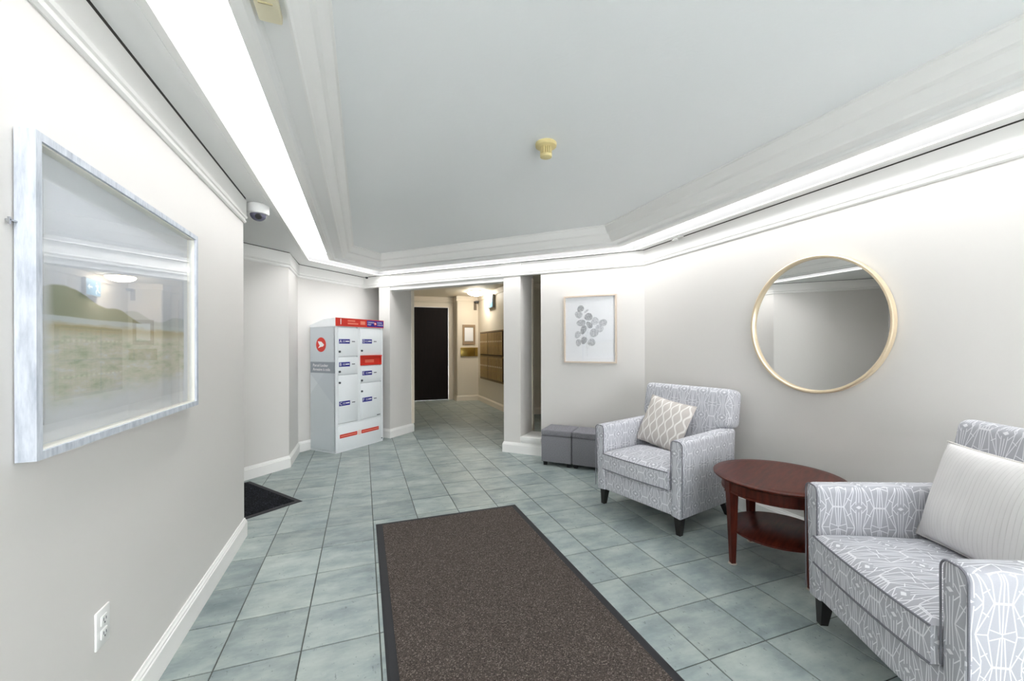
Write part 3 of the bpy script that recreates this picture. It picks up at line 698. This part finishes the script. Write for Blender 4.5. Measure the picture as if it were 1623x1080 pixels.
def arm_mesh(sgn):
    """arm as a lofted slab: rounded top, small inward taper towards the bottom"""
    mb = MB(); n = 10; prof = []
    x0, x1, zb = .309, .405, .118
    zt = .652; r = .034
    prof = [(x0+.001, zb+.008), (x1-.030, zb), (x1-.022, zb+.008)]
    for q in range(n+1):
        a = q/n*math.pi/2; prof.append((x1-r+r*math.cos(a), zt-r+r*math.sin(a)))
    for q in range(n+1):
        a = math.pi/2+q/n*math.pi/2; prof.append((x0+r*.8+r*.8*math.cos(a), zt-r+r*math.sin(a)))
    k_ = len(prof); ys = [0, .006, .02, .62, .66, .67]; ins = [.010, .003, 0, 0, .003, .010]; vs = []
    cx_, cz_ = (x0+x1)/2, (zb+zt)/2
    for y, i in zip(ys, ins):
        dz = .022*y/.67
        for x, z in prof:
            fx = 1-i/((x1-x0)/2); fz = 1-i/((zt-zb)/2)
            vs.append((sgn*(cx_+(x-cx_)*fx), y, cz_+(z-cz_)*fz+(dz if z > .4 else 0)))
    fs = [(i*k_+j, i*k_+(j+1) % k_, (i+1)*k_+(j+1) % k_, (i+1)*k_+j) for i in range(len(ys)-1) for j in range(k_)]+[tuple(range(k_))[::-1], tuple(range((len(ys)-1)*k_, len(ys)*k_))]
    mb.add(vs, fs)
    pipe = MB().tube([(sgn*x, -.002, z) for x, z in [(x1-.004, zb+.03)]+[(cx_+(x-cx_)*.93, cz_+(z-cz_)*.985) for x, z in prof[3:]]+[(x0+.004, zb+.2)]], .0032, 6)
    return mb, pipe
def seat_mesh():
    nx, ny = 22, 18; x0, x1, y0, y1 = -.305, .305, -.022, .52; vs = []
    rows = []
    for side in (1, -1):
        for j in range(ny+1):
            for i in range(nx+1):
                u = -1+2*i/nx; v = -1+2*j/ny; e = max(abs(u)**8, abs(v)**8)
                ex = (1-abs(u)**10)**.5 if abs(u) < 1 else 0; ey = (1-abs(v)**10)**.5 if abs(v) < 1 else 0
                zc = .368; h = (.060+.026*ex*ey*(1 if side > 0 else .2))
                dome = .014*(1-u*u)*(1-v*v) if side > 0 else 0
                vs.append(((x0+x1)/2+u*(x1-x0)/2*(1 if abs(u) < 1 and abs(v) < 1 else .992), (y0+y1)/2+v*(y1-y0)/2+(-.012*(1-u*u) if j == 0 else -.006*(1-u*u) if j == 1 else 0), zc+side*h+dome))
    n1 = (nx+1)*(ny+1); fs = []
    for j in range(ny):
        for i in range(nx):
            a = j*(nx+1)+i; fs.append((a, a+1, a+nx+2, a+nx+1)); fs.append((n1+a, n1+a+nx+1, n1+a+nx+2, n1+a+1))
    bd = [i for i in range(nx+1)]+[j*(nx+1)+nx for j in range(1, ny+1)]+[ny*(nx+1)+i for i in range(nx-1, -1, -1)]+[j*(nx+1) for j in range(ny-1, 0, -1)]
    for q in range(len(bd)):
        a, b = bd[q], bd[(q+1) % len(bd)]; fs.append((b, a, n1+a, n1+b))
    mb = MB().add(vs, fs)
    front = lambda s: [(vs[s*n1+i][0], vs[s*n1+i][1]-.002, vs[s*n1+i][2]) for i in range(nx+1)]
    pipe = MB().tube(front(0), .004, 6).tube(front(1), .004, 6)
    return mb, pipe
CH = {}
am, ap = arm_mesh(1); CH['armR'] = am.mesh('arm', FAB, smooth=50, uv=True); CH['pipeR'] = ap.mesh('piping', PIPE, smooth=60)
am, ap = arm_mesh(-1); CH['armL'] = am.mesh('arm', FAB, smooth=50, uv=True); CH['pipeL'] = ap.mesh('piping', PIPE, smooth=60)
sm, sp = seat_mesh(); CH['seat'] = sm.mesh('seat_cushion', FAB, smooth=50, uv=True); CH['spipe'] = sp.mesh('piping', PIPE, smooth=60)
CH['rail'] = MB().rbox(-.313, .313, .010, .62, .128, .300, .012, 3).mesh('seat_base', FAB, smooth=50, uv=True)
CH['back'] = tpoly_back(MB()).mesh('backrest', FAB, smooth=50, uv=True)
legs = [((.345, .05), (.350, .040)), ((-.345, .05), (-.350, .040)), ((.335, .60), (.345, .655)), ((-.335, .60), (-.345, .655))]
for i, (a, b) in enumerate(legs): CH['leg%d' % i] = MB().frustum((b[0], b[1], 0), .016, (a[0], a[1], .135), .028).mesh('leg', DARKWOODLEG)
def armchair(label, loc, th):
    t = thing('armchair', label, 'armchair', loc, th-math.pi/2, 'matching grey patterned armchairs')
    def part(me, parent=None):
        o = bpy.data.objects.new(me.name.split('.')[0], me); C.objects.link(o); o.parent = parent or t; return o
    for s in 'RL': part(CH['pipe'+s], part(CH['arm'+s]))
    part(CH['spipe'], part(CH['seat'])); part(CH['rail']); part(CH['back'])
    for i in range(4): part(CH['leg%d' % i])
    return t
armchair('grey and white fan patterned armchair beside the ottomans, holding the wavy cushion', (1.914, 2.583, 0), .235)
armchair('grey and white fan patterned armchair nearest the camera, holding the ivory striped cushion', (1.814, 1.014, 0), -.478)

def pillow(w_, h_, t_, n=26, seed=0):
    rnd = random.Random(seed); ph = [rnd.uniform(0, 6) for _ in range(6)]; vs = []
    for side in (1, -1):
        for j in range(n+1):
            for i in range(n+1):
                u = -1+2*i/n; v = -1+2*j/n
                th = max(0, (1-abs(u)**2.6)*(1-abs(v)**2.6))**.55
                wr = 1+.05*math.sin(3*u+ph[0])*math.cos(4*v+ph[1])+.03*math.sin(7*u*v+ph[2])
                x = w_/2*u*(1-.055*(1-v*v)*abs(u)); z = h_/2*v*(1-.055*(1-u*u)*abs(v))
                vs.append((x, side*t_/2*th*wr, z))
    n1 = (n+1)**2; fs = []
    for j in range(n):
        for i in range(n):
            a = j*(n+1)+i; fs.append((a, a+1, a+n+2, a+n+1)); fs.append((n1+a, n1+a+n+1, n1+a+n+2, n1+a+1))
    bd = [i for i in range(n+1)]+[j*(n+1)+n for j in range(1, n+1)]+[n*(n+1)+i for i in range(n-1, -1, -1)]+[j*(n+1) for j in range(n-1, 0, -1)]
    mb = MB().add(vs, fs)
    b = bmesh.new(); me = mb.mesh('x', None); b.from_mesh(me); bmesh.ops.remove_doubles(b, verts=b.verts[:], dist=1e-5); b.verts.index_update()
    out = MB().add([v.co.copy() for v in b.verts], [tuple(v.index for v in f.verts) for f in b.faces]); b.free(); bpy.data.meshes.remove(me)
    return out, [vs[i] for i in bd]
def on_chair(loc, th, x, y, z, tilt, roll, yaw=0):
    return Matrix.Translation(loc) @ Matrix.Rotation(th-math.pi/2, 4, 'Z') @ Matrix.Translation((x, y, z)) @ Matrix.Rotation(yaw, 4, 'Z') @ Matrix.Rotation(-tilt, 4, 'X') @ Matrix.Rotation(roll, 4, 'Y')
def cushion(label, M, w_, h_, t_, mat, pipe, seed):
    t = thing('cushion', label, 'cushion', M=M)
    p, bd = pillow(w_, h_, t_, seed=seed); p.build('cover', mat, t, smooth=80, uv='xz')
    MB().tube(bd, .0035, 6, closed=True).build('piping', pipe, t, smooth=60)
cushion('taupe and white wavy patterned cushion leaning in the armchair by the ottomans', on_chair((1.914, 2.583, 0), .235, -.085, .475, .655, math.radians(24), math.radians(8)), .44, .41, .13, WAVY, plain('taupe_piping', (214, 208, 203), .9), 1)
cushion('ivory cushion with faint stripes leaning in the armchair nearest the camera', on_chair((1.814, 1.014, 0), -.478, -.040, .465, .668, math.radians(17), 0), .54, .43, .15, STRIPE, plain('ivory_piping', (226, 223, 220), .9), 2)

# ------------------------------------------------------------------ side table
t = thing('side_table', 'round dark cherry wood side table with a lower shelf between the two armchairs', 'table', (2.325, 1.762, 0), math.radians(25.6))
MB().lathe([(.325, .505), (.338, .508), (.346, .515), (.346, .521), (.340, .526), (.30, .526)], 72).build('tabletop', WOOD, t, smooth=40)
MB().lathe([(.295, .435), (.300, .432), (.300, .443), (.296, .446), (.296, .506)], 72, caps=False).lathe([(.280, .435), (.280, .506)], 72, caps=False).build('apron', WOOD, t, smooth=40)
MB().lathe([(.258, .188), (.264, .192), (.264, .202), (.258, .206)], 64).build('shelf', WOOD, t, smooth=40)
for i in range(4):
    a = math.pi/4+i*math.pi/2; M = Matrix.Rotation(a, 4, 'Z'); lg = MB()
    lg.add([], []); b0 = MB().box(.250, .304, -.027, .027, .430, .508); b1 = MB().frustum((.272, 0, .004), .013, (.275, 0, .425), .025); b2 = MB().box(.246, .304, -.029, .029, .424, .431)
    for b in (b0, b1, b2): lg.add(b.v, b.f, M)
    L = lg.build('leg', WOOD, t)
    MB().lathe([(.022, 0), (.024, .002), (.022, .005)], 20, Matrix.Translation((.272*math.cos(a), .272*math.sin(a), 0))).build('glide', plain('glide_plastic', (190, 182, 170), .5), L, smooth=40)

# ------------------------------------------------------------------ ottomans
def ottoman(label, a0):
    x, y = AB(a0, 5.942/R2)
    t = thing('ottoman', label, 'ottoman', (x, y, 0), -math.pi/4, 'pair of grey cube ottomans')
    MB().rbox(0, .335, 0, .314, .042, .325, .006, 2).build('box', OTTO, t, smooth=40)
    l = MB().rbox(-.003, .338, -.004, .317, .330, .392, .016, 4).build('lid', OTTO, t, smooth=50)
    MB().tube([(.008, -.002, .334), (.008, .315, .334), (.327, .315, .334), (.327, -.002, .334)], .004, 6, closed=True).build('piping', OTTO, l)
    for x_ in (.035, .30):
        for y_ in (.035, .28): MB().frustum((x_, y_, 0), .016, (x_, y_, .046), .020).build('leg', BLACKP, t)
ottoman('grey linen cube ottoman with padded lid, left of the pair, next to the sill', -1.612)
ottoman('grey linen cube ottoman with padded lid, right of the pair, next to the armchair', -1.612+.345)

# ------------------------------------------------------------------ in the hall
t = thing('mailbox_bank', 'brass bank of apartment mailboxes set in the hall right wall', 'mailboxes', (2.62, 8.56, 0))
MB().box(-.010, 0, -.90, .80, .545, 1.63).build('frame', plain('bronze_backing', (74, 58, 38), .5, .4), t)
mb = MB().box(-.020, -.010, -.90, .80, 1.055, 1.09).box(-.020, -.010, -.90, .80, 1.605, 1.63).box(-.020, -.010, -.90, .80, .545, .575).box(-.020, -.010, .785, .80, .575, 1.605); mb.build('rail', BRASSD, t)
BRM = plain('mailbox_door', (176, 148, 100), .5, .35, var=.14, scale=8)
dm = MB().rbox(-.008, .008, -.046, .046, -.235, .235, .004, 1).mesh('door', BRM)
lm = MB().box(-.0095, -.008, -.028, .028, -.016, .016).mesh('label', plain('mail_label', (232, 218, 184), .5))
pm = MB().lathe([(.009, 0), (.009, .006)], 10, Matrix.Rotation(-math.pi/2, 4, 'Y')).mesh('lock', BRASS)
for r_ in range(2):
    for c_ in range(13):
        y = .735-c_*.124-(.03 if c_ > 4 else 0)
        o = bpy.data.objects.new('door', dm); C.objects.link(o); o.parent = t; o.location = (-.018, y, .82+r_*.535)
        q = bpy.data.objects.new('label', lm); C.objects.link(q); q.parent = o; q.location = (0, 0, .045)
        q = bpy.data.objects.new('lock', pm); C.objects.link(q); q.parent = o; q.location = (-.008, 0, -.05)

t = thing('exit_sign', 'lit exit pictogram sign high on the hall right wall', 'exit sign', (2.62, 8.45, 2.26))
MB().rbox(-.055, 0, -.20, .20, -.14, .14, .006, 2).build('housing', plain('sign_grey', (176, 176, 170), .5), t, smooth=40)
fc = MB().box(-.058, -.055, -.185, .185, -.125, .125).build('face', emit('sign_face', (120, 180, 214), .7), t)
SG = emit('sign_white', (245, 252, 255), 1.3); mb = MB()
# arrow towards the lobby (local -y) and a running figure
mb.box(-.0595, -.058, -.10, -.03, -.014, .014); mb.add([(x, y, z) for x in (-.0595, -.058) for y, z in ((-.10, .05), (-.16, 0), (-.10, -.05))], [(0, 1, 2), (5, 4, 3), (0, 1, 4, 3), (1, 2, 5, 4), (2, 0, 3, 5)])
mb.build('arrow', SG, fc)
mb = MB().lathe([(.018, 0), (.018, .0015)], 16, Matrix.Translation((-.058, .075, .075)) @ Matrix.Rotation(-math.pi/2, 4, 'Y'))
def limb(mb, p, q, r): 
    d = Vector((q[0]-p[0], q[1]-p[1])); nn = Vector((-d.y, d.x)).normalized()*r
    pts = [(p[0]+nn.x, p[1]+nn.y), (q[0]+nn.x, q[1]+nn.y), (q[0]-nn.x, q[1]-nn.y), (p[0]-nn.x, p[1]-nn.y)]
    return mb.add([(x, y, z) for x in (-.0595, -.058) for y, z in pts], [(0, 1, 2, 3), (7, 6, 5, 4), (0, 1, 5, 4), (1, 2, 6, 5), (2, 3, 7, 6), (3, 0, 4, 7)])
for p, q, r in (((.085, .05), (.10, -.02), .017), ((.10, -.02), (.06, -.06), .011), ((.06, -.06), (.07, -.11), .010), ((.10, -.02), (.13, -.06), .011), ((.13, -.06), (.165, -.07), .010), ((.085, .045), (.045, .02), .008), ((.09, .045), (.135, .02), .008)): limb(mb, p, q, r)
mb.build('running_figure', SG, fc)

t = thing('hall_ceiling_lamp', 'glowing round frosted dome lamp on the hall ceiling', 'ceiling light', (2.33, 8.70, 2.50))
MB().lathe([(.20, 0), (.205, -.012), (.19, -.02)], 40).build('base', BRASSD, t, smooth=40)
MB().lathe([(.195, -.018)]+[(.195*math.cos(a*math.pi/18), -.018-.085*math.sin(a*math.pi/18)) for a in range(1, 9)], 40).build('glass_dome', DOMEM, t, smooth=60)

t = thing('notice_board', 'framed notice with a white sheet on the hall end wall beside the dark door', 'notice board', (2.388, 9.60, 1.58))
mb = MB().box(-.155, .155, -.020, 0, -.235, -.18).box(-.155, .155, -.020, 0, .18, .235).box(-.155, -.11, -.020, 0, -.18, .18).box(.11, .155, -.020, 0, -.18, .18); mb.build('frame', plain('taupe_wood', (160, 136, 108), .5), t)
MB().box(-.11, .11, -.008, -.002, -.18, .18).build('backing', plain('notice_back', (150, 140, 128), .8), t)
MB().box(-.105, .105, -.0095, -.008, -.155, .165).build('paper', PAPER, t)
t = thing('brass_letter_plate', 'polished brass mail slot plate below the notice on the hall end wall', 'plate', (2.388, 9.60, 1.165))  # brass plate of a mail slot
MB().rbox(-.205, .215, -.030, 0, -.105, .105, .006, 2).build('plate', BRASS, t, smooth=40)
MB().box(.125, .135, -.032, -.029, -.09, .09).build('divider', BRASSD, t)
MB().rbox(.145, .20, -.036, -.029, -.085, .085, .004, 1).build('panel', BRASS, t, smooth=40)
t = thing('wall_fitting', 'small dark bracketed device high in the hall corner', 'device', (2.60, 9.60, 2.31))  # unidentified dark fitting on a bracket
MB().box(-.09, -.02, -.012, 0, -.14, .07).build('bracket', plain('bracket_brown', (120, 108, 92), .5), t)
MB().rbox(-.075, .005, -.12, -.012, .03, .075, .008, 2).build('body', INK, t, smooth=40)
